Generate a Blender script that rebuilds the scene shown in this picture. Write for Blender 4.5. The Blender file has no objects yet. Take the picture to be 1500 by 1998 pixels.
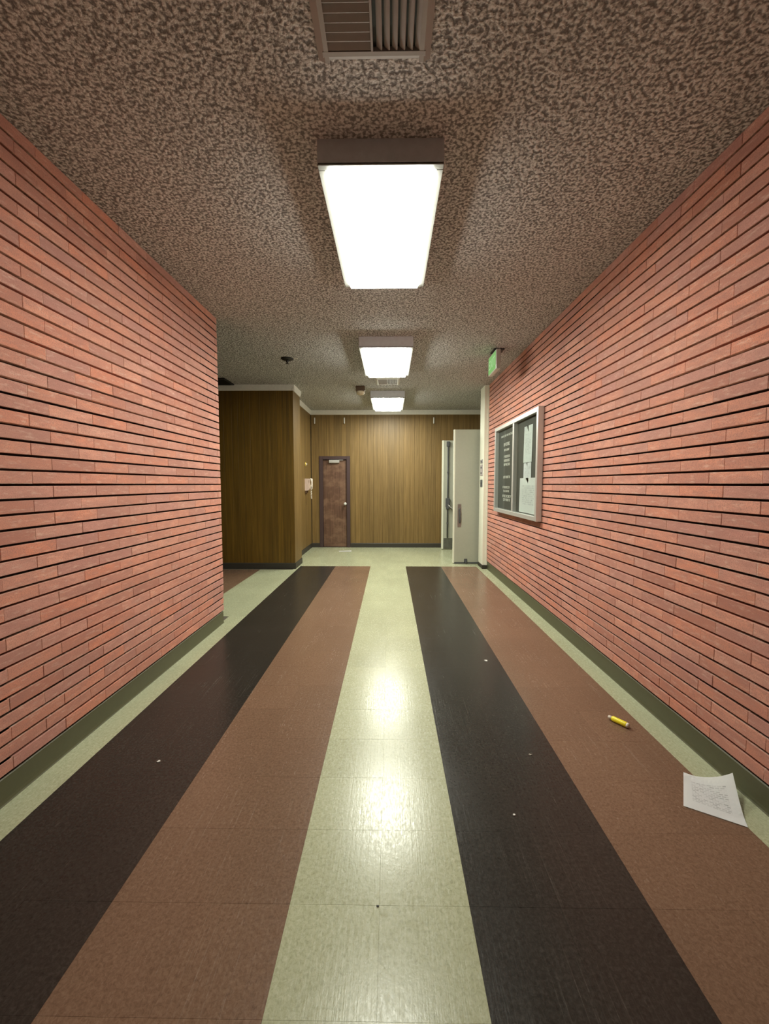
import bpy, bmesh, math, random
from mathutils import Vector, Matrix
random.seed(7)
S = bpy.context.scene
COL = S.collection
R = math.radians

# ------------------------------------------------------------------ camera, world, exposure
CAM_H = 1.4255
cd = bpy.data.cameras.new('camera')
cd.sensor_fit = 'HORIZONTAL'; cd.sensor_width = 36.0
cd.lens = 806.7 / 1500 * 36
cd.clip_start = 0.02; cd.clip_end = 60
cam = bpy.data.objects.new('camera', cd); COL.objects.link(cam)
cam.location = (0, 0, CAM_H)
cam.rotation_euler = (R(90 - 3.863), 0, R(0.79))
S.camera = cam
w = bpy.data.worlds.new('world'); S.world = w; w.use_nodes = True
w.node_tree.nodes['Background'].inputs[0].default_value = (0.5, 0.5, 0.45, 1)
w.node_tree.nodes['Background'].inputs[1].default_value = 0.05
S.view_settings.view_transform = 'Standard'
S.view_settings.look = 'None'
S.view_settings.gamma = 1.0
S.view_settings.use_curve_mapping = False
S.view_settings.exposure = 0.0
LAMP_COL = (0.985, 1.0, 0.875)
LAMP = [31.0, 54.0, 46.0]            # emission of the three ceiling lights, near to far

# ------------------------------------------------------------------ main dimensions (metres; y runs down the hall)
XL, XR = -1.71, 1.625                # brick faces
CEIL = 3.05
YL = 4.16                            # left brick wall ends
YR = 6.92                            # right brick wall ends
YB, XB = 6.88, -1.60                 # front and side of the panelled volume on the left
YB2, XC = 7.40, -1.77                # its step back, and the recessed side wall
YE = 9.25                            # end wall
XD = 2.04                            # wall with the double doorway
TX0, TS = -0.340, 0.3048             # floor tile grid
YT = 7.10                            # where the stripes stop
Z0, PITCH, BL = 0.130, 0.068, 0.305  # brick coursing

# ------------------------------------------------------------------ node helper
class NB:
    def __init__(s, name):
        s.m = bpy.data.materials.new(name); s.m.use_nodes = True
        s.t = s.m.node_tree; s.b = s.t.nodes['Principled BSDF']; s.out = s.t.nodes['Material Output']
    def n(s, typ, ins=None, **props):
        nd = s.t.nodes.new(typ)
        for k, v in props.items(): setattr(nd, k, v)
        for k, v in (ins or {}).items(): s.set(nd.inputs[k], v)
        return nd
    def set(s, sock, v):
        if isinstance(v, bpy.types.NodeSocket): s.t.links.new(v, sock)
        elif isinstance(v, tuple) and len(v) == 3 and sock.type == 'RGBA': sock.default_value = (*v, 1)
        else: sock.default_value = v
    def math(s, op, a, b=0.0, c=0.0):
        return s.n('ShaderNodeMath', {0: a, 1: b, 2: c}, operation=op).outputs[0]
    def pos(s): return s.n('ShaderNodeNewGeometry').outputs['Position']
    def xyz(s, v): return s.n('ShaderNodeSeparateXYZ', {0: v}).outputs
    def vec(s, x, y, z): return s.n('ShaderNodeCombineXYZ', {0: x, 1: y, 2: z}).outputs[0]
    def scale(s, v, sc): return s.n('ShaderNodeMapping', {'Vector': v, 'Scale': sc}).outputs[0]
    def noise(s, v, sc, det=3.0, rough=0.55, dist=0.0):
        return s.n('ShaderNodeTexNoise', {'Vector': v, 'Scale': sc, 'Detail': det, 'Roughness': rough, 'Distortion': dist}).outputs[0]
    def ramp(s, f, stops, interp='LINEAR'):
        nd = s.n('ShaderNodeValToRGB', {0: f}); cr = nd.color_ramp; cr.interpolation = interp
        while len(cr.elements) < len(stops): cr.elements.new(0.5)
        for e, (p, c) in zip(cr.elements, stops):
            e.position = p; e.color = (*c, 1) if len(c) == 3 else c
        return nd.outputs[0]
    def mix(s, f, a, b, bt='MIX'):
        nd = s.n('ShaderNodeMix', None, data_type='RGBA', blend_type=bt)
        s.set(nd.inputs[0], f); s.set(nd.inputs[6], a); s.set(nd.inputs[7], b); return nd.outputs[2]
    def bump(s, h, st, dist=0.01):
        s.set(s.b.inputs['Normal'], s.n('ShaderNodeBump', {'Height': h, 'Strength': st, 'Distance': dist}).outputs[0])
    def fin(s, col=None, rough=None, metal=None, spec=None):
        if col is not None: s.set(s.b.inputs['Base Color'], col)
        if rough is not None: s.set(s.b.inputs['Roughness'], rough)
        if metal is not None: s.set(s.b.inputs['Metallic'], metal)
        if spec is not None: s.set(s.b.inputs['Specular IOR Level'], spec)
        return s.m

def lin(r, g, b):
    f = lambda c: c / 255 / 12.92 if c / 255 <= .04045 else ((c / 255 + .055) / 1.055) ** 2.4
    return (f(r), f(g), f(b))

def plain(name, col, rough=0.5, metal=0.0, var=0.12, sc=30.0):
    k = NB(name); p = k.n('ShaderNodeTexCoord').outputs['Object']
    f = k.noise(p, sc, 4)
    c = k.mix(f, tuple(x * (1 - var) for x in col), tuple(min(1, x * (1 + var)) for x in col))
    return k.fin(c, rough, metal)

# ------------------------------------------------------------------ materials
def brick_material(name, y0, off, seed):
    k = NB(name); P = k.pos(); x, y, z = k.xyz(P)
    row = k.math('FLOOR', k.math('DIVIDE', k.math('SUBTRACT', z, Z0), PITCH))
    par = k.math('FLOORED_MODULO', row, 2.0)
    col = k.math('FLOOR', k.math('DIVIDE', k.math('SUBTRACT', k.math('SUBTRACT', y, y0), k.math('MULTIPLY', par, off)), BL))
    wn = k.n('ShaderNodeTexWhiteNoise', {'Vector': k.vec(row, col, seed)}, noise_dimensions='3D').outputs
    base = k.ramp(wn['Value'], [(0, (.48, .195, .14)), (.18, (.69, .29, .195)), (.36, (.51, .24, .19)), (.52, (.72, .27, .17)),
                                (.70, (.76, .35, .25)), (.85, (.53, .245, .205)), (1, (.73, .36, .27))])
    wv = k.vec(k.math('MULTIPLY', row, 3.7), k.math('MULTIPLY', col, 5.3), 0.0)
    pv = k.n('ShaderNodeVectorMath', {0: P, 1: wv}, operation='ADD').outputs[0]
    fl = k.noise(k.scale(pv, (1, 7, 22)), 1.0, 4, .6)               # firing flashes along each brick
    c = k.mix(k.ramp(fl, [(.38, (0, 0, 0)), (.62, (1, 1, 1))]), base, k.mix(.5, base, (.42, .20, .165)))
    sp = k.noise(P, 190, 3, .7)
    c = k.mix(k.ramp(sp, [(.38, (.60,) * 3), (.53, (0,) * 3)]), c, (.36, .165, .13))
    lt = k.noise(k.scale(pv, (1, 14, 70)), 1.0, 4, .7)
    c = k.mix(k.ramp(lt, [(.54, (0,) * 3), (.72, (.42,) * 3)]), c, (.84, .60, .48))
    wear = k.noise(k.scale(P, (1, .9, .9)), 1.3, 3, .5)             # grimy and clean areas of the wall
    c = k.mix(k.ramp(wear, [(.35, (.22,) * 3), (.6, (0,) * 3)]), c, (.46, .25, .20))
    k.bump(k.mix(.5, sp, fl), .25, .004)
    return k.fin(c, .8, 0, .3)

MB_L = brick_material('brick_left_fired_clay', 2.079, 0.186, 3.0)
MB_R = brick_material('brick_right_fired_clay', 2.044, 0.095, 9.0)
def mortar_material():
    k = NB('reddish_mortar'); P = k.pos()
    c = k.ramp(k.noise(P, 40, 3), [(.3, (.42, .23, .17)), (.5, (.62, .36, .27)), (.72, (.80, .60, .50))])
    k.bump(k.noise(P, 220, 2), .4, .003)
    return k.fin(c, .9, 0, .2)
M_MORTAR = mortar_material()
M_DEEP = plain('dark_raked_joint', (.035, .017, .013), .95)

def ceiling_material():
    k = NB('sprayed_acoustic_ceiling'); P = k.pos()
    a = k.noise(P, 62, 2.0, .55, .25)
    v = k.n('ShaderNodeTexVoronoi', {'Vector': P, 'Scale': 74.0, 'Randomness': 1.0}, feature='SMOOTH_F1').outputs[0]
    h = k.math('ADD', k.math('MULTIPLY', a, .75), k.math('MULTIPLY', k.math('SUBTRACT', 0.7, v), .30))
    c = k.ramp(h, [(.37, (.20, .193, .190)), (.455, (.47, .46, .45)), (.53, (.76, .755, .75)), (.66, (.84, .835, .83))])  # low spots of the relief coloured darker, as shade in the pits
    big = k.noise(P, 1.1, 3, .5)
    c = k.mix(k.ramp(big, [(.3, (.15,) * 3), (.65, (0,) * 3)]), c, (.46, .45, .44))
    k.bump(h, .7, .014)
    return k.fin(c, .95, 0, .1)
M_CEIL = ceiling_material()

def tile_material(name, c0, c1, c2, flo, fhi, rough, streak, crack):
    k = NB(name); P = k.pos(); x, y, z = k.xyz(P)
    ti = k.vec(k.math('FLOOR', k.math('DIVIDE', k.math('SUBTRACT', x, TX0), TS)), k.math('FLOOR', k.math('DIVIDE', k.math('SUBTRACT', y, YT), TS)), 1.0)
    wn = k.n('ShaderNodeTexWhiteNoise', {'Vector': ti}, noise_dimensions='3D').outputs[0]
    f1 = k.noise(P, 85, 5, .72, .6)
    c = k.ramp(f1, [(flo, c0), (.5, c1), (fhi, c2)])
    c = k.mix(.05, c, k.mix(wn, (0, 0, 0), (1, 1, 1)), 'OVERLAY')
    dirt = k.noise(k.scale(P, (1.0, .35, 1)), 2.0, 3, .5)
    c = k.mix(k.ramp(dirt, [(.2, (.22,) * 3), (.6, (0,) * 3)]), c, (c0[0] * .5, c0[1] * .5, c0[2] * .5))
    sc = k.noise(k.scale(P, (170, 1.6, 1)), 1.0, 3, .6, .1)          # fine lengthwise scuffs
    sc2 = k.noise(P, 2.2, 3)
    sm = k.math('MULTIPLY', k.ramp(sc, [(.54, (0,) * 3), (.80, (1,) * 3)]), k.ramp(sc2, [(.45, (0,) * 3), (.65, (1,) * 3)]))
    c = k.mix(k.math('MULTIPLY', sm, streak), c, (.55, .50, .42))
    rn = k.noise(k.scale(P, (9, 2.5, 1)), 1.0, 4, .6)
    rr = k.math('ADD', k.math('MULTIPLY', k.math('SUBTRACT', rn, .5), .10), rough)
    crk = k.ramp(k.noise(k.scale(P, (95, 30, 1)), 1.0, 5, .75, .15), [(.38, (0,) * 3), (.66, (1,) * 3)])   # worn, duller flecks in the polish
    rr = k.math('ADD', k.math('ADD', rr, k.math('MULTIPLY', sm, .10)), k.math('MULTIPLY', crk, crack))
    bm = k.noise(k.scale(P, (75, 42, 1)), 1.0, 3, .65)
    k.bump(k.math('ADD', k.math('MULTIPLY', f1, .30), k.math('ADD', k.math('MULTIPLY', bm, .8), k.math('MULTIPLY', sc, .55))), .11, .0045)
    return k.fin(c, rr, 0, .38)
M_CREAM = tile_material('cream_vinyl_tile', (.28, .295, .18), (.425, .44, .285), (.52, .535, .37), .26, .76, .165, .10, .17)
M_BROWN = tile_material('brown_vinyl_tile', (.125, .070, .043), (.19, .113, .072), (.255, .163, .108), .28, .76, .19, .16, .09)
M_BLACK = tile_material('black_vinyl_tile', (.016, .014, .012), (.028, .025, .021), (.056, .053, .046), .30, .80, .20, .09, .06)
M_SLAB = plain('floor_slab_adhesive', (.10, .085, .06), .9)

def wood_material(name, a, b, c3, rough=.5, blotch=0.0):
    k = NB(name); P = k.pos()
    o = k.n('ShaderNodeObjectInfo').outputs['Random']
    pv = k.n('ShaderNodeVectorMath', {0: P, 1: k.vec(k.math('MULTIPLY', o, 31.0), k.math('MULTIPLY', o, 17.0), k.math('MULTIPLY', o, 5.0))}, operation='ADD').outputs[0]
    g = k.noise(k.scale(pv, (38, 38, .9)), 1.0, 4, .6, .5)
    g2 = k.noise(k.scale(pv, (150, 150, 2.5)), 1.0, 3, .6)
    c = k.ramp(g, [(.3, a), (.5, b), (.72, c3)])
    c = k.mix(k.ramp(g2, [(.4, (.35,) * 3), (.55, (0,) * 3)]), c, tuple(v * .55 for v in a))
    c = k.mix(.12, c, k.mix(o, (.0, .0, .0), (1, .95, .85)), 'OVERLAY')
    if blotch: c = k.mix(k.math('MULTIPLY', k.ramp(k.noise(k.scale(P, (5, 5, 7)), 1.0, 4, .6), [(.42, (0,) * 3), (.62, (1,) * 3)]), blotch), c, (c3[0] * 1.25, c3[1] * 1.35, c3[2] * 1.25))
    k.bump(g2, .12, .002)
    return k.fin(c, rough, 0, .4)
M_WOOD = wood_material('walnut_wall_board', (.145, .088, .026), (.20, .124, .040), (.255, .163, .058))
M_WOODD = wood_material('dark_wall_board', (.088, .047, .0045), (.126, .068, .007), (.165, .092, .012))  # darker board tone for the front of the volume
M_DOORWOOD = wood_material('dark_red_brown_door', (.10, .05, .032), (.15, .08, .052), (.20, .11, .075), .4, .6)
M_DOORFRAME = plain('door_frame_dark_paint', (.060, .035, .035), .45)
M_CROWN = plain('pale_grey_crown_paint', (.72, .70, .63), .6)
M_BASE_D = plain('dark_vinyl_base', (.035, .030, .022), .5)
M_BASE_G = plain('olive_vinyl_base', (.085, .085, .043), .45)
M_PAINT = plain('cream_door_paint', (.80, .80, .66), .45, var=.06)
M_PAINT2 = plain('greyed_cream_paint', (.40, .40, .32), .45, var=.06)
M_PLASTER = plain('dull_plaster', (.32, .30, .25), .8)
M_STEEL = plain('brushed_steel', (.40, .39, .37), .35, .9)
M_ALU = plain('satin_aluminium', (.62, .61, .58), .38, .55, .05)
M_HOUSING = plain('pale_fixture_enamel', (.74, .79, .86), .5)
M_LIP = plain('grey_lens_lip', (.30, .30, .28), .5)
M_DGREY = plain('dark_grey_enamel', (.075, .077, .08), .5)
M_WHITEP = plain('white_enamel', (.68, .67, .62), .5, var=.05)
M_VENT = plain('vent_grey_enamel', (.42, .40, .39), .55, var=.08)
M_BLACKP = plain('black_plastic', (.012, .011, .010), .5)
M_BOARD = plain('charcoal_letterboard_felt', (.036, .036, .030), .85)
M_BEIGE = plain('beige_plastic', (.74, .63, .46), .5)
M_BROWNP = plain('brown_plastic', (.10, .055, .025), .5)
M_PINK = plain('pale_pinkish_plastic', (.68, .52, .44), .4)
M_BRASS = plain('yellow_brass', (.75, .58, .14), .3, .6)
M_YELLOW = plain('yellow_barrel_plastic', (.92, .80, .03), .35, var=.05)
M_OFFW = plain('off_white_plastic', (.80, .72, .62), .5, var=.05)
M_KICK = plain('scuffed_kick_plate', (.15, .15, .125), .45, .5, .35, 22)
M_SWITCH = plain('grey_switch_plate', (.34, .32, .31), .45)
M_LETTER = plain('white_letter_plastic', (.70, .68, .62), .5)
M_SCRAP = plain('white_scrap_paper', (.78, .77, .72), .9)
M_DARKVOID = plain('dim_plaster', (.10, .09, .075), .9)

def paper_material(name, sc=(1, 1, 1), ink=.35, tint=(.95, .96, .965), grid=(.10, .022)):
    """white sheet with rows of grey print that is too small to read"""
    k = NB(name); U = k.n('ShaderNodeTexCoord').outputs['UV']
    br = k.n('ShaderNodeTexBrick', {'Vector': U, 'Color1': (ink, ink, ink), 'Color2': tint, 'Mortar': tint, 'Scale': 1.0,
                                    'Mortar Size': .011, 'Mortar Smooth': .3, 'Bias': -.1, 'Brick Width': grid[0], 'Row Height': grid[1] * 1.9}).outputs[0]
    u, v, _ = k.xyz(U)
    inx = k.math('MULTIPLY', k.math('GREATER_THAN', u, .16), k.math('LESS_THAN', u, .82))
    iny = k.math('MULTIPLY', k.math('GREATER_THAN', v, .22), k.math('LESS_THAN', v, .80))
    c = k.mix(k.math('MULTIPLY', k.math('MULTIPLY', inx, iny), .55), tint, br)
    c = k.mix(k.ramp(k.noise(U, 5, 3), [(.3, (.12,) * 3), (.7, (0,) * 3)]), c, (.78, .83, .86))
    return k.fin(c, .85, 0, .2)
M_PAPER = paper_material('printed_paper')
M_NOTICE = paper_material('printed_notice', ink=.50, tint=(.90, .93, .89))
M_POSTER = paper_material('printed_poster', ink=.45, tint=(.93, .94, .90), grid=(.07, .03))

def emis(name, col, st):
    k = NB(name); k.t.nodes.remove(k.b)
    e = k.n('ShaderNodeEmission', {'Color': col, 'Strength': st})
    k.t.links.new(e.outputs[0], k.out.inputs[0]); return k.m
M_LENS = [emis('glowing_lens_%s' % n, LAMP_COL, s) for n, s in zip(('near', 'middle', 'far'), LAMP)]
M_EXITG = emis('lit_green_exit_face', (.30, .62, .20), .80)
M_EXITW = emis('lit_white_exit_letter', (.52, .80, .40), .80)

def glass_material():
    k = NB('case_glass'); k.t.nodes.remove(k.b)
    t = k.n('ShaderNodeBsdfTransparent', {'Color': (.96, .98, .97)})
    g = k.n('ShaderNodeBsdfGlossy', {'Color': (1, 1, 1), 'Roughness': .04})
    fc = k.n('ShaderNodeLayerWeight', {'Blend': .5}).outputs['Facing']
    f = k.math('ADD', k.math('MULTIPLY', k.math('POWER', fc, 5.0), .12), .01)
    m = k.n('ShaderNodeMixShader', {0: f, 1: t.outputs[0], 2: g.outputs[0]})
    k.t.links.new(m.outputs[0], k.out.inputs[0]); return k.m
M_GLASS = glass_material()

# ------------------------------------------------------------------ mesh helpers
def box(bm, lo, hi, bev=0.0, mi=0):
    lo, hi = Vector(lo), Vector(hi)
    r = bmesh.ops.create_cube(bm, size=1, matrix=Matrix.Translation((lo + hi) / 2) @ Matrix.Diagonal((*(hi - lo), 1)))
    fs = {f for v in r['verts'] for f in v.link_faces}
    for f in fs: f.material_index = mi
    if bev > 0:
        bmesh.ops.bevel(bm, geom=list({e for f in fs for e in f.edges}), offset=bev, segments=1, affect='EDGES')

def lathe(bm, prof, org=(0, 0, 0), axis='Z', seg=20, mi=0):
    rings = []
    o = Vector(org)
    for r, h in prof:
        ring = []
        for i in range(seg):
            a = 2 * math.pi * i / seg
            c, s = r * math.cos(a), r * math.sin(a)
            p = {'Z': (c, s, h), 'X': (h, c, s), 'Y': (s, h, c)}[axis]
            ring.append(bm.verts.new(o + Vector(p)))
        rings.append(ring)
    for a, b in zip(rings, rings[1:]):
        for i in range(seg):
            f = bm.faces.new((a[i], a[(i + 1) % seg], b[(i + 1) % seg], b[i])); f.material_index = mi; f.smooth = True
    for rg, rev in ((rings[0], True), (rings[-1], False)):
        f = bm.faces.new(list(reversed(rg)) if rev else rg); f.material_index = mi

def tube(bm, pts, rad, seg=8):
    pts = [Vector(p) for p in pts]; rings = []
    up = Vector((0.31, 0.2, 1)).normalized()
    for i, p in enumerate(pts):
        d = (pts[min(i + 1, len(pts) - 1)] - pts[max(i - 1, 0)]).normalized()
        a = d.cross(up).normalized(); b = d.cross(a)
        r = rad[i] if isinstance(rad, (list, tuple)) else rad
        rings.append([bm.verts.new(p + a * r * math.cos(t) + b * r * math.sin(t)) for t in [2 * math.pi * j / seg for j in range(seg)]])
    for a, b in zip(rings, rings[1:]):
        for j in range(seg):
            f = bm.faces.new((a[j], a[(j + 1) % seg], b[(j + 1) % seg], b[j])); f.smooth = True
    bm.faces.new(list(reversed(rings[0]))); bm.faces.new(rings[-1])

def prism(bm, prof, lo, hi, axis='Y'):
    """extrude a closed profile; axis Y: (x,z) pairs, axis X: (y,z) pairs, axis Z: (x,y) pairs"""
    mk = {'Y': lambda p, t: (p[0], t, p[1]), 'X': lambda p, t: (t, p[0], p[1]), 'Z': lambda p, t: (p[0], p[1], t)}[axis]
    a = [bm.verts.new(mk(p, lo)) for p in prof]; b = [bm.verts.new(mk(p, hi)) for p in prof]
    n = len(prof)
    for i in range(n): bm.faces.new((a[i], a[(i + 1) % n], b[(i + 1) % n], b[i]))
    bm.faces.new(list(reversed(a))); bm.faces.new(b)
    bmesh.ops.recalc_face_normals(bm, faces=bm.faces[:])

def mesh_of(name, fn, mats):
    bm = bmesh.new(); fn(bm)
    bmesh.ops.recalc_face_normals(bm, faces=bm.faces[:])
    me = bpy.data.meshes.new(name); bm.to_mesh(me); bm.free()
    for m in (mats if isinstance(mats, (list, tuple)) else [mats]): me.materials.append(m)
    return me

def put(name, me, parent=None, loc=(0, 0, 0), rot=(0, 0, 0)):
    o = bpy.data.objects.new(name, me); COL.objects.link(o)
    o.location = loc; o.rotation_euler = rot
    if parent is not None: o.parent = parent
    return o

def obj(name, fn, mats, parent=None, loc=(0, 0, 0), rot=(0, 0, 0)):
    return put(name, mesh_of(name, fn, mats), parent, loc, rot)

def tag(o, label, cat, group=None):
    o['label'] = label; o['category'] = cat
    if group: o['group'] = group
    return o

def thing(name, label, cat, loc=(0, 0, 0), rot=(0, 0, 0), group=None):
    return tag(put(name, None, None, loc, rot), label, cat, group)

def struct(name, fn, mats, label, parent=None):
    o = obj(name, fn, mats, parent)
    o['kind'] = 'structure'; o['label'] = label
    return o

def B(*boxes, bev=0.0):
    def fn(bm):
        for lo, hi in boxes: box(bm, lo, hi, bev)
    return fn

# ------------------------------------------------------------------ floor and its tiles
YF = -2.6                            # hall goes on behind the camera to here
floor = struct('floor', B(((-5.2, YF - .1, -.12), (3.6, YE + .2, -.0031))), M_SLAB, 'striped floor of cream, brown and black vinyl tiles')
def tile_colour(ix, yc):
    if yc > YT: return 0
    return (0, 0, 2, 2, 1, 1)[(ix) % 6] if ix >= 0 else (0, 0, 2, 2, 1, 1)[(ix) % 6]
# column pairs from the centre: ix 0,1 cream; 2,3 black; 4,5 brown; 6,7 cream / -1,-2 brown; -3,-4 black; -5,-6 cream
def stripe(ix):
    p = ix // 2
    return {0: 'c', 1: 'k', 2: 'b', 3: 'c', -1: 'b', -2: 'k', -3: 'c', -4: 'b', -5: 'k', -6: 'c', -7: 'b'}.get(p, 'c')
TM = {'c': M_CREAM, 'b': M_BROWN, 'k': M_BLACK}
tiles = []
for ix in range(-12, 8):
    x0, x1 = TX0 + ix * TS, TX0 + (ix + 1) * TS
    rows = []
    y = YT
    while y > YF:
        rows.append((max(y - TS, YF), y, stripe(ix))); y -= TS
    y = YT
    while y < YE:
        rows.append((y, min(y + TS, YE + .05), 'c')); y += TS
    for (ya, yb, c) in rows:
        a, b = x0, x1
        yc = (ya + yb) / 2
        if yc < YL + .1: a, b = max(a, XL - .03), b
        if yc < YR: b = min(b, XR + .03)
        elif yc > YR: b = min(b, XD + .02)
        if YB < yc: a = max(a, (XB if yc < YB2 else XC) - .03)
        if b - a < .02: continue
        tiles.append((a, b, ya, yb, c))
def in_view(t):
    a, b, ya, yb, c = t
    if yb < 1.02: return False
    if b < -1.72 and (ya + yb) / 2 < YL: return False
    xm, ym = (a + b) / 2, (ya + yb) / 2
    if xm < XL and xm / ym < -.42: return False
    return abs(xm) / ym < 1.05
tiles.sort(key=lambda t: (not in_view(t), (t[2] + t[3]) / 2 ** 1))
G = .0002
cache = {}
single, rest = [t for t in tiles if in_view(t)][:300], []
rest = [t for t in tiles if t not in single]
for a, b, ya, yb, c in single:
    w_, d_ = round(b - a, 3), round(yb - ya, 3)
    key = (w_, d_, c)
    if key not in cache:
        cache[key] = mesh_of('tile', lambda bm: box(bm, (-w_ / 2 + G, -d_ / 2 + G, -.003), (w_ / 2 - G, d_ / 2 - G, 0), .0003), TM[c])
    put('tile', cache[key], floor, ((a + b) / 2, (ya + yb) / 2, 0))
def rest_tiles(bm):
    for a, b, ya, yb, c in rest:
        box(bm, (a + G, ya + G, -.003), (b - G, yb - G, 0), 0, 'cbk'.index(c))
rt = obj('tile_field', rest_tiles, [M_CREAM, M_BROWN, M_BLACK], floor); rt['kind'] = 'stuff'

# ------------------------------------------------------------------ ceiling
struct('ceiling', B(((-5.2, YF - .1, CEIL), (3.6, YE + .2, CEIL + .1))), M_CEIL, 'brown and grey sprayed acoustic ceiling, shade of its pits in the colour')

# ------------------------------------------------------------------ brick walls
def brick_wall(name, label, face, sgn, y_end, odd_even, mat, y_start, back):
    """face: x of the brick faces, sgn: direction the faces look"""
    xb = face - sgn * .028
    lo, hi = sorted((xb, face - sgn * back))
    wall = struct(name, B(((lo, YF, 0), (hi, y_end - .004, CEIL))), M_DEEP, label)
    br, mort = [], []
    k = 0
    while True:
        za = Z0 + k * PITCH + .0055; zb = min(za + PITCH - .011, CEIL - .002)
        if zb - za < .02: break
        j = odd_even[k % 2]
        y = j - math.ceil((j - y_start) / BL) * BL
        while y < y_end:
            a, b = y, min(y + BL, y_end)
            if b - a > .015: br.append((a, b, za, zb))
            y += BL
        x0, x1 = sorted((face - sgn * .0022, xb - sgn * .002))
        mort.append(((x0, y_start - .3, za), (x1, y_end - .006, zb)))
        k += 1
    # the part behind the camera, out of the photograph, keeps its courses as plain strips
    m = obj('mortar', B(*mort), M_MORTAR, wall)
    m['kind'] = 'stuff'
    def size(t):
        a, b, za, zb = t
        v = [(face / y, (z - CAM_H) / y) for y in (max(a, .3), b) for z in (za, zb)]
        inside = abs(face / b) < .96 and -1.25 < ((za + zb) / 2 - CAM_H) / b < 1.2
        s = abs(face / max(a, .3) - face / b) * (zb - za) / ((a + b) / 2)
        return (not inside, -s)
    br.sort(key=size)
    cache = {}
    for a, b, za, zb in br[:300]:
        l, hgt = round(b - a, 3), round(zb - za, 4)
        key = (l, hgt)
        if key not in cache:
            cache[key] = mesh_of('brick', lambda bm: box(bm, (-.026 if sgn > 0 else 0, -l / 2 + .0006, -hgt / 2), (0 if sgn > 0 else .026, l / 2 - .0006, hgt / 2), .0019), mat)
        put('brick', cache[key], wall, (face + sgn * random.uniform(-.0014, .0014), (a + b) / 2, (za + zb) / 2))
    def far(bm):
        for a, b, za, zb in br[300:]:
            f = face + sgn * random.uniform(-.0014, .0014)
            lo, hi = sorted((f, f - sgn * .026))
            box(bm, (lo, a + .0006, za), (hi, b - .0006, zb), .0019)
    o = obj('brick_courses', far, mat, wall); o['kind'] = 'stuff'
    return wall
brick_wall('wall_left', 'red brick wall with dark raked courses, left of the hall', XL, 1, YL, {0: 2.079, 1: 1.96}, MB_L, .55, .30)
brick_wall('wall_right', 'long red brick wall with the display case, right of the hall', XR, -1, YR, {0: 2.044, 1: 2.139}, MB_R, .55, .30)

def base_profile(x, s, h=.122, t=.009):
    return [(x, 0), (x + s * .016, 0), (x + s * .012, .006), (x + s * t, .02), (x + s * t, h - .006), (x + s * .004, h), (x, h)]
struct('baseboard_left', lambda bm: prism(bm, base_profile(XL - .016, 1), YF, YL - .002), M_BASE_G, 'olive vinyl base under the left brick wall')
struct('baseboard_right', lambda bm: prism(bm, base_profile(XR + .016, -1), YF, YR - .002), M_BASE_G, 'olive vinyl base under the right brick wall')

# ------------------------------------------------------------------ other walls of the shell
struct('wall_behind', B(((-2.0, YF - .1, 0), (1.95, YF, CEIL))), M_DARKVOID, 'plain wall closing the hall behind the photographer')
struct('wall_side_corridor', B(((-5.2, YL - .30, 0), (-2.012, YL - .004, CEIL))), M_DARKVOID, 'plain near wall of the side corridor')
struct('wall_corridor_end', B(((-5.3, YL - .3, 0), (-5.2, YB + .1, CEIL))), M_DARKVOID, 'plain wall closing the side corridor')

def boards(parent, along, lo, hi, plane, face_dir, z0, z1, skip=None, seed=1, wlist=(.101, .101, .136, .168), mat=None):
    """vertical boards, each a part: along 'x' (plane = y) or 'y' (plane = x)"""
    rng = random.Random(seed); t = lo; cache = {}
    while t < hi - .01:
        wd = rng.choice(wlist); e = min(t + wd, hi)
        if hi - e < .04: e = hi
        segs = [(t, e, z0)]
        if skip and e > skip[0] and t < skip[1]:
            segs = []
            if t < skip[0]: segs.append((t, skip[0], z0))
            segs.append((max(t, skip[0]), min(e, skip[1]), skip[2]))
            if e > skip[1]: segs.append((skip[1], e, z0))
        for a, b, zz in segs:
            if b - a < .006: continue
            w_, h_ = round(b - a, 3), z1 - zz
            key = (w_, round(h_, 3))
            if key not in cache:
                hw = w_ / 2 - .0008
                if along == 'x': l, u = (-hw, 0 if face_dir < 0 else -.012, 0), (hw, .012 if face_dir < 0 else 0, h_)
                else: l, u = (-.012 if face_dir > 0 else 0, -hw, 0), (0 if face_dir > 0 else .012, hw, h_)
                cache[key] = mesh_of('board', lambda bm: box(bm, l, u, .0013), mat or M_WOOD)
            mid = (a + b) / 2
            put('board', cache[key], parent, (mid, plane, zz) if along == 'x' else (plane, mid, zz))
        t = e

DX0, DX1, DZ = -1.585, -.895, 2.045          # end door opening (outside of frame)
wend = struct('wall_end', B(((XC - .02, YE + .013, 0), (DX0 + .012, YE + .13, CEIL)), ((DX1 - .012, YE + .013, 0), (XD + .1, YE + .13, CEIL)),
                            ((DX0 + .012, YE + .013, DZ - .012), (DX1 - .012, YE + .13, CEIL))), M_BASE_D, 'wood boarded wall at the far end of the hall')
boards(wend, 'x', XC + .014, XD, YE, -1, .03, 2.99, (DX0, DX1, DZ), 4)
wbox = struct('wall_panelled_volume', B(((-5.2, YB + .013, 0), (XB - .013, YB2, CEIL)), ((-5.2, YB2, 0), (XC - .013, YE + .013, CEIL))), M_BASE_D, 'dark wood boarded volume left of the far lobby')
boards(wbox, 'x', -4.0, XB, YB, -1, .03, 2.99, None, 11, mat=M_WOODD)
boards(wbox, 'y', YB + .014, YB2, XB, 1, .03, 2.99, None, 12, (.13,))
boards(wbox, 'y', YB2, YE - .002, XC, 1, .03, 2.99, None, 13)

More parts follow.
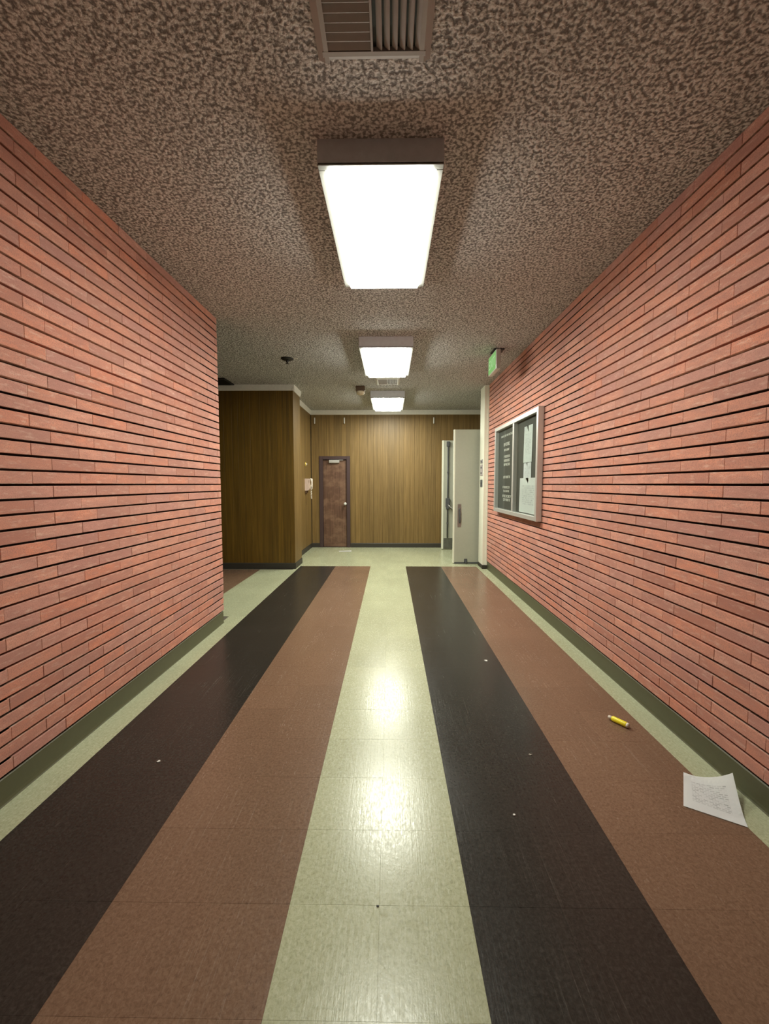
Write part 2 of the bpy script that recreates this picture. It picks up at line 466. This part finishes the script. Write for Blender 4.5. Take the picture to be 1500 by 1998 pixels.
CP = lambda p, s: [(p, 2.955), (p + s * .012, 2.955), (p + s * .016, 2.972), (p + s * .022, 2.99), (p + s * .026, 3.02), (p + s * .030, CEIL - .001), (p, CEIL - .001)]
struct('trim_1', lambda bm: prism(bm, CP(YB, -1), -4.6, XB + .030, 'X'), M_CROWN, 'pale crown moulding over the dark boarded front')
struct('trim_2', lambda bm: prism(bm, CP(XB, 1), YB - .0295, YB2 - .001, 'Y'), M_CROWN, 'short pale crown moulding on the boarded return')
struct('trim_3', lambda bm: prism(bm, CP(XC, 1), YB2 + .001, YE - .002, 'Y'), M_CROWN, 'pale crown moulding over the recessed side wall')
struct('trim_4', lambda bm: prism(bm, CP(YE, -1), XC + .001, XD - .001, 'X'), M_CROWN, 'long pale crown moulding over the end wall')
BP = lambda p, s: [(p, 0), (p + s * .012, 0), (p + s * .010, .09), (p + s * .005, .098), (p, .098)]
struct('baseboard_front', lambda bm: prism(bm, BP(YB, -1), -4.6, XB + .012, 'X'), M_BASE_D, 'dark base under the boarded front')
struct('baseboard_return', lambda bm: prism(bm, BP(XB, 1), YB, YB2 - .001, 'Y'), M_BASE_D, 'dark base under the boarded return')
struct('baseboard_recess', lambda bm: prism(bm, BP(XC, 1), YB2 + .001, YE - .002, 'Y'), M_BASE_D, 'dark base under the recessed side wall')
struct('baseboard_end', lambda bm: (prism(bm, BP(YE, -1), DX1 + .001, XD - .001, 'X'), prism(bm, BP(YE, -1), XC + .001, DX0 - .001, 'X')), M_BASE_D, 'dark base under the end wall')

# pilaster at the end of the right brick wall and the doorway wall beyond it
PX, PY0, PY1 = 1.552, 6.925, 7.235
struct('trim_5', lambda bm: (box(bm, (PX, PY0, 0), (1.70, PY1, CEIL - .001), .004), box(bm, (PX + .05, PY0 - .012, .0), (1.632, PY0 + .001, CEIL - .002), .003)), [M_PAINT], 'cream painted pilaster closing the right brick wall')
struct('baseboard_pilaster', lambda bm: box(bm, (PX - .008, PY0 - .02, 0), (1.70, PY1 + .004, .065), .003), M_BASE_D, 'dark base block at the foot of the cream pilaster')
DO0, DO1, DOH = 7.345, 9.03, 2.40
struct('wall_doorway', B(((1.702, PY1 - .1, 0), (XD + .1, DO0 - .05, CEIL)), ((XD, DO1 + .05, 0), (XD + .1, YE + .013, CEIL)), ((XD, DO0 - .05, DOH + .05), (XD + .1, DO1 + .05, CEIL))), M_PLASTER, 'plaster wall around the open double doorway')
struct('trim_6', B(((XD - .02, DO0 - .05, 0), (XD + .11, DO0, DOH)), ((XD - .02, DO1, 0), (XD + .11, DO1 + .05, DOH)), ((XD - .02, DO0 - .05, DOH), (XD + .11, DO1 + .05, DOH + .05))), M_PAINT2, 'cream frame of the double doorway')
struct('wall_beyond_doorway', B(((3.5, 6.6, 0), (3.6, YE + .2, CEIL)), ((XD + .1, 6.6, 0), (3.5, 6.7, CEIL)), ((XD + .1, YE + .1, 0), (3.5, YE + .2, CEIL))), M_PLASTER, 'plain walls of the room beyond the double doorway')

# ------------------------------------------------------------------ end door
d1 = struct('door_1', lambda bm: box(bm, (-1.502, YE + .035, .008), (-.975, YE + .075, 1.968), .003), M_DOORWOOD, 'narrow dark brown wooden door in the end wall')
def dframe(bm):
    for lo, hi in (((DX0, YE - .015, 0), (-1.505, YE + .10, DZ)), ((-.972, YE - .015, 0), (DX1, YE + .10, DZ)), ((-1.505, YE - .015, 1.972), (-.972, YE + .10, DZ))):
        box(bm, lo, hi, .004)
    box(bm, (-1.505, YE + .078, .0), (-1.48, YE + .10, 1.972)); box(bm, (-.997, YE + .078, .0), (-.972, YE + .10, 1.972))
obj('door_frame', dframe, M_DOORFRAME, d1)['label'] = 'dark purple brown door frame'
obj('door_closer', lambda bm: (box(bm, (-1.365, YE - .022, 1.895), (-1.135, YE + .034, 1.965), .006), box(bm, (-1.16, YE - .005, 1.955), (-1.05, YE + .02, 1.966))), M_ALU, d1)['label'] = 'light grey door closer'
kn = obj('knob', lambda bm: lathe(bm, [(.030, .035), (.030, .028), (.012, .024), (.012, -.012), (.026, -.02), (.032, -.036), (.027, -.052), (.01, -.058)], (-1.005, YE, .985), 'Y'), M_WHITEP, d1)
kn['label'] = 'pale round knob'
obj('threshold', lambda bm: box(bm, (-1.505, YE - .01, 0), (-.972, YE + .1, .007), .002), M_BASE_D, d1)

# ------------------------------------------------------------------ open double doors
LX = 1.123
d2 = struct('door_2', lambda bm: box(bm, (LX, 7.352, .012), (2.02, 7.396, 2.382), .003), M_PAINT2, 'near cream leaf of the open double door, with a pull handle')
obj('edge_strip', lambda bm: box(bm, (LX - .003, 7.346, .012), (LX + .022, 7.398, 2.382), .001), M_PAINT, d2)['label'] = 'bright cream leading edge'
obj('pull_plate', lambda bm: box(bm, (1.198, 7.3485, .66), (1.262, 7.3535, 1.07), .001), M_STEEL, d2)
obj('pull_handle', lambda bm: tube(bm, [(1.232, 7.352, .99), (1.232, 7.318, .985), (1.232, 7.312, .96), (1.236, 7.312, .78), (1.236, 7.318, .745), (1.236, 7.352, .74)], .011), M_DGREY, d2)
obj('door_holder', lambda bm: (box(bm, (1.322, 7.335, .03), (1.378, 7.353, .09), .003), tube(bm, [(1.35, 7.335, .06), (1.352, 7.315, .03), (1.352, 7.312, .012)], .012)), M_DGREY, d2)['label'] = 'dark kick-down door holder'
obj('bottom_sweep', lambda bm: box(bm, (LX + .01, 7.347, .006), (2.01, 7.353, .03), .001), M_DGREY, d2)
for z in (.25, 1.2, 2.15):
    obj('hinge', lambda bm: lathe(bm, [(.012, z - .05), (.012, z + .05)], (2.027, 7.402, 0), 'Z', 10), M_STEEL, d2)

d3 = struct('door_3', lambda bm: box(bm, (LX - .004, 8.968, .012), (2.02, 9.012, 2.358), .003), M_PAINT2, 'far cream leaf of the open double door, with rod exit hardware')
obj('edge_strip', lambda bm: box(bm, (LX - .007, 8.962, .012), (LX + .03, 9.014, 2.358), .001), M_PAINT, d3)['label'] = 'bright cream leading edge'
obj('kick_plate', lambda bm: box(bm, (LX + .04, 8.963, .02), (1.98, 8.9685, .25), .001), M_KICK, d3)['label'] = 'dark scuffed kick plate'
obj('vertical_rod', lambda bm: (lathe(bm, [(.015, .26), (.015, 2.24)], (1.240, 8.945, 0), 'Z', 10), box(bm, (1.208, 8.925, 2.23), (1.272, 8.968, 2.335), .004), box(bm, (1.222, 8.93, 1.66), (1.258, 8.968, 1.69)), box(bm, (1.222, 8.93, .56), (1.258, 8.968, .60))), M_DGREY, d3)
obj('lock_case', lambda bm: (box(bm, (1.195, 8.905, .93), (1.285, 8.968, 1.12), .006), box(bm, (1.205, 8.90, .89), (1.27, 8.968, .94), .006)), M_DGREY, d3)
obj('push_bar', lambda bm: tube(bm, [(1.25, 8.91, .99), (1.27, 8.87, .95), (1.33, 8.845, .90), (1.42, 8.84, .885), (1.80, 8.84, .885), (1.87, 8.87, .93), (1.88, 8.95, .97)], .014), M_STEEL, d3)
for z in (.25, 1.2, 2.15):
    obj('hinge', lambda bm: lathe(bm, [(.012, z - .05), (.012, z + .05)], (2.027, 8.962, 0), 'Z', 10), M_STEEL, d3)

# ------------------------------------------------------------------ ceiling lights
LXC, LW, LL = -.047, .60, 1.22
def ceiling_light(y0, lens_mat, label):
    t = thing('ceiling_light', label, 'light', (LXC, y0 + LL / 2, CEIL), (0, 0, 0), 'surface fluorescent lights in a row')
    hw, hl = LW / 2, LL / 2
    def housing(bm):
        T = .004; H = .112
        box(bm, (-hw, -hl, -.006), (hw, hl, -.0005))
        for lo, hi in (((-hw, -hl, -H), (hw, -hl + T, -.006)), ((-hw, hl - T, -H), (hw, hl, -.006)), ((-hw, -hl + T, -H), (-hw + T, hl - T, -.006)), ((hw - T, -hl + T, -H), (hw, hl - T, -.006))):
            box(bm, lo, hi)
    obj('housing', housing, M_HOUSING, t)['label'] = 'pale enamelled metal housing'
    def frame(bm):
        F = .034; z0, z1 = -.118, -.106
        for lo, hi in (((-hw, -hl, z0), (hw, -hl + F, z1)), ((-hw, hl - F, z0), (hw, hl, z1)), ((-hw, -hl + F, z0), (-hw + F, hl - F, z1)), ((hw - F, -hl + F, z0), (hw, hl - F, z1))):
            box(bm, lo, hi, .002)
    obj('lens_frame', frame, M_LIP, t)['label'] = 'thin grey lens frame'
    def lens(bm):
        a, b = hw - .036, hl - .036; c = .016
        up = [(-a, -b), (a, -b), (a, b), (-a, b)]
        dn = [(-a + c, -b + .012), (a - c, -b + .012), (a - c, b - .012), (-a + c, b - .012)]
        u = [bm.verts.new((*p, -.112)) for p in up]; d = [bm.verts.new((*p, -.148)) for p in dn]
        for i in range(4): bm.faces.new((u[i], u[(i + 1) % 4], d[(i + 1) % 4], d[i]))
        bm.faces.new(d)
    obj('lens', lens, lens_mat, t)['label'] = 'glowing white drop lens'
    return t
ceiling_light(2.060, M_LENS[0], 'nearest and largest looking lit fluorescent box on the ceiling')
ceiling_light(4.680, M_LENS[1], 'middle lit fluorescent box, just before the second ceiling vent')
ceiling_light(7.350, M_LENS[2], 'farthest lit fluorescent box, close to the wood end wall')

# ------------------------------------------------------------------ ceiling vents
def ceiling_vent(xc, y0, sz, depth, label, fm, mirror=1):
    t = thing('ceiling_vent', label, 'vent', (xc, y0 + depth / 2, CEIL), (0, 0, 0), 'square ceiling vents')
    a, b = sz / 2, depth / 2; F = .042
    def frame(bm):
        for s in (-1, 1):
            prism(bm, [(s * a, -.0005), (s * a, -.006), (s * (a - F * .6), -.020), (s * (a - F), -.020), (s * (a - F), -.0005)], -b, b, 'Y')
            prism(bm, [(s * b, -.0005), (s * b, -.006), (s * (b - F * .6), -.0205), (s * (b - F), -.0205), (s * (b - F), -.0005)], -a + .02, a - .02, 'X')
    obj('vent_frame', frame, fm, t)
    obj('vent_back', B(((-a + F, -b + F, -.003), (a - F, b - F, -.001))), M_BLACKP, t)
    n = 11
    sp = (2 * (b - F)) / n
    slat = mesh_of('slat', lambda bm: prism(bm, [(-.012, -.005), (.010, -.019), (.013, -.0175), (-.009, -.0035)], -a + F, -.012, 'X'), M_VENT)
    for i in range(n): put('slat', slat, t, (0, -b + F + sp * (i + .5), 0))
    m = 6
    sx = (a - F) / m
    slat2 = mesh_of('slat', lambda bm: prism(bm, [(-.011, -.006), (.007, -.0195), (.010, -.0175), (-.008, -.004)], -b + F + .012, b - F - .002, 'Y'), M_VENT)
    for i in range(m): put('slat', slat2, t, (.004 + sx * (i + .6), 0, 0))
    obj('divider', B(((-.011, -b + F, -.02), (-.003, b - F, -.003))), fm, t)
ceiling_vent(-.062, 1.270, .424, .42, 'louvred grey ceiling vent nearest the viewer, before the first light', M_VENT)
ceiling_vent(-.040, 6.440, .380, .40, 'small white framed ceiling vent just beyond the middle light', M_WHITEP)
dv = thing('ceiling_grille', 'dark ceiling grille above the side corridor, beside the brick corner', 'vent', (-2.82, 6.62, CEIL))
obj('grille_frame', B(((-.28, -.2, -.02), (.28, -.17, -.0005)), ((-.28, .17, -.02), (.28, .2, -.0005)), ((-.28, -.17, -.02), (-.25, .17, -.0005)), ((.25, -.17, -.02), (.28, .17, -.0005))), M_BLACKP, dv)
gs = mesh_of('grille_slat', lambda bm: prism(bm, [(-.012, -.006), (.012, -.018), (.014, -.015), (-.010, -.003)], -.25, .25, 'X'), M_BLACKP)
for i in range(9): put('slat', gs, dv, (0, -.15 + .0375 * i, 0))

# ------------------------------------------------------------------ small ceiling fixtures
t = thing('sprinkler', 'small black ceiling fixture hanging left of the middle light', 'sprinkler', (-1.335, 5.46, CEIL))
obj('escutcheon', lambda bm: lathe(bm, [(.082, -.0005), (.082, -.008), (.060, -.020), (.03, -.026)], seg=24), M_BLACKP, t)
obj('stem', lambda bm: lathe(bm, [(.020, -.022), (.018, -.045), (.010, -.050), (.010, -.062), (.022, -.064), (.022, -.067)], seg=14), M_BLACKP, t)
obj('cover_tab', lambda bm: box(bm, (.085, -.02, -.006), (.135, .02, -.0005), .002), M_CROWN, t)['label'] = 'pale patch plate beside the fixture'
t = thing('smoke_detector', 'beige detector on a brown ceiling block, left of the farthest light', 'detector', (-.497, 7.02, CEIL))
obj('mounting_block', lambda bm: box(bm, (-.075, -.06, -.078), (.075, .06, -.0005), .006), M_BROWNP, t)['label'] = 'brown mounting block'
obj('detector_body', lambda bm: lathe(bm, [(.068, -.078), (.068, -.105), (.055, -.130), (.02, -.142)], seg=24), M_BEIGE, t)['label'] = 'beige round body'

# ------------------------------------------------------------------ exit sign
t = thing('exit_sign', 'green lit exit sign hung from the ceiling by the right brick wall', 'sign', (1.27, 5.18, CEIL))
obj('housing', lambda bm: box(bm, (-.026, -.185, -.268), (.030, .185, -.035), .006), M_ALU, t)['label'] = 'pale metal housing'
obj('canopy', lambda bm: (box(bm, (-.03, -.09, -.016), (.10, .09, -.0005), .004), box(bm, (-.012, -.05, -.04), (.03, .05, -.012), .003)), M_BLACKP, t)['label'] = 'black ceiling canopy'
face = obj('face', lambda bm: box(bm, (-.031, -.170, -.255), (-.0265, .170, -.052), .001), M_EXITG, t)
face['label'] = 'lit green face'
tc = bpy.data.curves.new('letters', 'FONT'); tc.body = 'EXIT'; tc.size = .155; tc.align_x = 'CENTER'; tc.extrude = .0006
tc.materials.append(M_EXITW)
to = bpy.data.objects.new('letters', tc); COL.objects.link(to)
dg = bpy.context.evaluated_depsgraph_get(); dg.update()
me = bpy.data.meshes.new_from_object(to.evaluated_get(dg)); bpy.data.objects.remove(to)
lt = put('letters', me, face, (-.0318, 0, -.206), (R(90), 0, R(-90)))
lt['label'] = 'pale EXIT lettering'

# ------------------------------------------------------------------ display case on the right wall
CY0, CY1, CZ0, CZ1, CX = 4.44, 6.26, 1.022, 2.248, 1.560
t = thing('display_case', 'aluminium framed wall display case with two dark panels on the brick wall', 'display case', (XR, (CY0 + CY1) / 2, CZ0))
def L(lo, hi): return (tuple(a - b for a, b in zip(lo, (XR, (CY0 + CY1) / 2, CZ0))), tuple(a - b for a, b in zip(hi, (XR, (CY0 + CY1) / 2, CZ0))))
F = .052; XBK = XR - .003
for lo, hi in (((CX, CY0, CZ0), (XBK, CY0 + F, CZ1)), ((CX, CY1 - F, CZ0), (XBK, CY1, CZ1)), ((CX, CY0 + F, CZ0), (XBK, CY1 - F, CZ0 + F)), ((CX, CY0 + F, CZ1 - F), (XBK, CY1 - F, CZ1))):
    obj('frame_rail', lambda bm: box(bm, *L(lo, hi), .003), M_ALU, t)
CM = 5.335
obj('divider', lambda bm: box(bm, *L((CX + .002, CM - .028, CZ0 + F), (XBK - .004, CM + .028, CZ1 - F)), .003), M_ALU, t)
pn = []
for a, b in ((CY0 + F, CM - .028), (CM + .028, CY1 - F)):
    pn.append(obj('felt_panel', lambda bm: box(bm, *L((XBK - .012, a, CZ0 + F), (XBK, b, CZ1 - F))), M_BOARD, t))
    obj('glass_pane', lambda bm: box(bm, *L((CX + .008, a, CZ0 + F), (CX + .012, b, CZ1 - F))), M_GLASS, t)
# rows of small white letters on the far panel: too small to read in the photograph, so only their strokes are built
rl = random.Random(5)
def letter_row(yc, z, wd, h, n):
    def fn(bm):
        for i in range(n):
            y = yc + wd / 2 - wd * (i + .5) / n; w_ = wd / n * .30
            xa, xb = XBK - .016, XBK - .0119
            s = rl.choice((0, 1, 2, 3))
            box(bm, *L((xa, y + w_ * .7, z), (xb, y + w_, z + h)))
            if s in (1, 2): box(bm, *L((xa, y - w_, z), (xb, y - w_ * .7, z + h)))
            if s != 2: box(bm, *L((xa, y - w_, z + h * .86), (xb, y + w_ * .7, z + h)))
            box(bm, *L((xa, y - w_, z + h * (0 if s == 3 else .45)), (xb, y + w_ * .7, z + h * (.12 if s == 3 else .57))))
    o = obj('letter_row', fn, M_LETTER, pn[1]); o['kind'] = 'stuff'
for yc, z, wd, h, n in ((5.76, 2.085, .62, .028, 13), (5.78, 1.955, .30, .045, 7), (5.78, 1.885, .26, .03, 7), (5.76, 1.79, .30, .035, 6), (5.76, 1.735, .30, .035, 6), (5.76, 1.68, .30, .035, 6),
                        (5.76, 1.505, .34, .035, 6), (5.78, 1.365, .34, .035, 6), (5.77, 1.315, .28, .028, 6), (5.74, 1.24, .42, .035, 8), (5.74, 1.19, .34, .035, 6)):
    letter_row(yc, z, wd, h, n)

def sheet(name, y0, y1, z0, z1, x, mat, label, curl=.006):
    def fn(bm):
        uv = bm.loops.layers.uv.new('UVMap'); N = 6
        g = [[bm.verts.new((x - curl * (abs(i / N - .5) * 2) ** 3 * (1 - j / N) - .0005, y0 + (y1 - y0) * i / N, z0 + (z1 - z0) * j / N)) for j in range(N + 1)] for i in range(N + 1)]
        for i in range(N):
            for j in range(N):
                f = bm.faces.new((g[i][j], g[i + 1][j], g[i + 1][j + 1], g[i][j + 1]))
                for lp, (a, b) in zip(f.loops, ((i, j), (i + 1, j), (i + 1, j + 1), (i, j + 1))): lp[uv].uv = (1 - a / N, b / N)
        r = bmesh.ops.solidify(bm, geom=bm.faces[:], thickness=.0006)
    return tag(obj(name, fn, mat), label, 'paper', 'notices in the display case')
sheet('notice_sheet', 4.735, 5.03, 1.68, 2.105, XBK - .0145, M_NOTICE, 'tall grey white notice at the top of the near case panel')
sheet('notice_sheet', 4.765, 5.03, 1.40, 1.675, XBK - .0145, M_PAPER, 'plain bluish notice between the tall notice and the large poster', .0005)
sheet('poster', 4.535, 5.15, 1.085, 1.497, XBK - .0175, M_POSTER, 'large white poster low in the near case panel')

# ------------------------------------------------------------------ wall plates on the pilaster
def wall_plate(z0, z1, y0, y1, label, m, toggles):
    t = thing('wall_plate', label, 'switch', (PX, (y0 + y1) / 2, (z0 + z1) / 2), (0, 0, 0), 'plates on the cream pilaster')
    hy, hz = (y1 - y0) / 2, (z1 - z0) / 2
    obj('plate', lambda bm: box(bm, (-.007, -hy, -hz), (-.0002, hy, hz), .002), m, t)
    for i in range(toggles):
        z = -hz + (i + .5) * 2 * hz / toggles
        obj('toggle', lambda bm: box(bm, (-.018, -.012, z - .018), (-.006, .012, z + .014), .003), M_DGREY, t)
wall_plate(1.775, 1.84, 6.985, 7.16, 'topmost narrow grey plate on the cream pilaster', M_SWITCH, 1)
wall_plate(1.565, 1.755, 6.985, 7.16, 'tall pale pinkish grey plate in the middle of the cream pilaster', plain('pinkish_plate', (.42, .37, .36), .5), 2)
wall_plate(1.375, 1.50, 7.0, 7.14, 'lowest dark grey switch plate on the cream pilaster', M_DGREY, 1)

# ------------------------------------------------------------------ telephone and bell button on the recessed wall
t = thing('wall_telephone', 'pale pinkish wall telephone near the end door', 'telephone', (XC, 8.66, 1.29))
def phone_body(bm): prism(bm, [(0.0, 0.0), (.055, 0.0), (.10, .03), (.10, .06), (.072, .16), (.075, .235), (.06, .25), (0, .25)], -.09, .09, 'Y')
obj('phone_body', phone_body, M_PINK, t)
obj('wall_box', lambda bm: box(bm, (.0002, -.10, -.055), (.03, .10, -.001), .004), M_BROWNP, t)['label'] = 'dark lower box'
kp = obj('keypad', lambda bm: box(bm, (.088, -.04, .045), (.098, .06, .12), .002), M_BEIGE, t)
obj('handset', lambda bm: tube(bm, [(.105, -.065, .235), (.135, -.068, .23), (.142, -.07, .18), (.142, -.07, .10), (.138, -.068, .05), (.105, -.065, .04)], [.026, .028, .018, .017, .026, .025], 10), M_OFFW, t)['label'] = 'pale handset'
def cord(bm):
    pts = []
    for i in range(90):
        s = i / 89
        y = -.06 + .05 * math.sin(s * math.pi); z = .05 - .22 * math.sin(s * math.pi)
        a = s * 2 * math.pi * 18
        pts.append((.115 + .010 * math.cos(a), y + .010 * math.sin(a) + s * .06, z))
    tube(bm, pts, .0055, 5)
obj('coiled_cord', cord, M_OFFW, t)['label'] = 'pale hanging coiled cord'
t = thing('bell_button', 'small round yellow brass button on the boarded wall above the telephone', 'button', (XC, 8.66, 1.84))
obj('plate', lambda bm: lathe(bm, [(.048, .0003), (.048, .006), (.040, .014)], axis='X', seg=20), M_BRASS, t)
obj('button', lambda bm: lathe(bm, [(.020, .014), (.020, .028), (.012, .034)], axis='X', seg=14), M_OFFW, t)

# ------------------------------------------------------------------ hooks under the crown moulding of the end wall
def hook_mesh(bm):
    box(bm, (-.012, -.018, -.08), (.012, -.0003, .05), .003)
    tube(bm, [(0, -.014, -.07), (0, -.04, -.085), (0, -.055, -.07), (0, -.055, -.05)], .006, 6)
hm = mesh_of('ceiling_hook', hook_mesh, M_CROWN)
for x, lab in ((-1.675, 'small pale hook under the crown moulding above the door frame'), (-1.015, 'small pale hook under the crown moulding right of the door'), (.958, 'small pale hook under the crown moulding near the double doors')):
    tag(put('wall_hook', hm, None, (x, YE, 2.84)), lab, 'hook', 'hooks on the end wall')

# ------------------------------------------------------------------ things on the floor
def floor_sheet(bm):
    A, Bq, Cq, D = Vector((1.452, 1.975, .004)), Vector((1.300, 1.758, .002)), Vector((1.487, 1.645, .003)), Vector((1.596, 1.862, .082))
    uv = bm.loops.layers.uv.new('UVMap'); N = 12; g = []
    for i in range(N + 1):
        row = []
        for j in range(N + 1):
            u, v = i / N, j / N
            p = (A * (1 - u) + D * u) * v + (Bq * (1 - u) + Cq * u) * (1 - v)
            base = .002 + .080 * max(0, (u * v - .12) / .88) ** 1.6
            p.z = base + .006 * math.sin(u * 5 + v * 3) * v * (1 - v) * 2 + .0015
            if v > .99: p.z += .010 * u * (1 - u); p.y -= .03 * u * (1 - u) * 4 * .35
            row.append(bm.verts.new(p))
        g.append(row)
    for i in range(N):
        for j in range(N):
            f = bm.faces.new((g[i][j], g[i + 1][j], g[i + 1][j + 1], g[i][j + 1])); f.smooth = True
            for lp, (a, b) in zip(f.loops, ((i, j), (i + 1, j), (i + 1, j + 1), (i, j + 1))): lp[uv].uv = (a / N, b / N)
    bmesh.ops.solidify(bm, geom=bm.faces[:], thickness=.0006)
    for f in bm.faces: f.smooth = False
tag(obj('paper_sheet', floor_sheet, M_PAPER), 'white printed sheet on the floor leaning against the right base', 'paper')
def flat_sheet(bm):
    uv = bm.loops.layers.uv.new('UVMap'); N = 5
    g = [[bm.verts.new((-.13 + .26 * i / N, -.075 + .15 * j / N, .002 + .014 * (i / N) ** 2 * (j / N))) for j in range(N + 1)] for i in range(N + 1)]
    for i in range(N):
        for j in range(N):
            f = bm.faces.new((g[i][j], g[i + 1][j], g[i + 1][j + 1], g[i][j + 1]))
            for lp, (a, b) in zip(f.loops, ((i, j), (i + 1, j), (i + 1, j + 1), (i, j + 1))): lp[uv].uv = (a / N, b / N)
    bmesh.ops.solidify(bm, geom=bm.faces[:], thickness=.0008)
tag(obj('paper_sheet', flat_sheet, M_SCRAP, None, (-.955, 8.70, 0), (0, 0, R(4))), 'small white sheet on the cream floor before the end door', 'paper')

t = thing('marker_pen', 'yellow marker pen lying on the brown floor stripe', 'pen', (1.360, 2.395, .0155), (0, 0, math.atan2(-.100, .068)))
obj('barrel', lambda bm: lathe(bm, [(.010, -.038), (.0155, -.032), (.0155, .045), (.014, .050)], axis='X', seg=14), M_YELLOW, t)
obj('tip', lambda bm: lathe(bm, [(.0075, -.058), (.010, -.052), (.0115, -.037)], axis='X', seg=12), M_OFFW, t)['label'] = 'pale pen tip'
obj('cap_end', lambda bm: lathe(bm, [(.0145, .0495), (.0145, .058), (.010, .062)], axis='X', seg=12), M_OFFW, t)['label'] = 'pale end plug'

def scrap(seed, r, m, label, loc, name='paper_scrap', cat='paper scrap'):
    rg = random.Random(seed)
    def fn(bm):
        n = 7; top = []; bot = []
        for i in range(n):
            a = 2 * math.pi * i / n; q = r * rg.uniform(.5, 1.1)
            p = (q * math.cos(a), q * .7 * math.sin(a))
            bot.append(bm.verts.new((*p, .0006))); top.append(bm.verts.new((p[0] * .9, p[1] * .9, .0025 + r * .35 * rg.random())))
        bm.faces.new(list(reversed(bot))); bm.faces.new(top)
        for i in range(n): bm.faces.new((bot[i], bot[(i + 1) % n], top[(i + 1) % n], top[i]))
    return tag(obj(name, fn, m, None, loc), label, cat)
scrap(1, .018, M_SCRAP, 'white paper crumb on the black stripe, beside the right brown stripe', (.775, 3.265, 0))
scrap(2, .010, M_PLASTER, 'tiny grey crumb in the middle of the right black stripe', (.74, 2.10, 0))
scrap(3, .009, M_SCRAP, 'tiny pale crumb on the near end of the right black stripe', (.535, 1.70, 0))
scrap(4, .0055, M_BLACKP, 'tiny black speck on the near cream centre stripe', (-.040, 1.305, 0), 'dark_crumb', 'crumb')
scrap(5, .010, M_SCRAP, 'tiny pale crumb on the left black stripe', (-1.19, 2.02, 0))
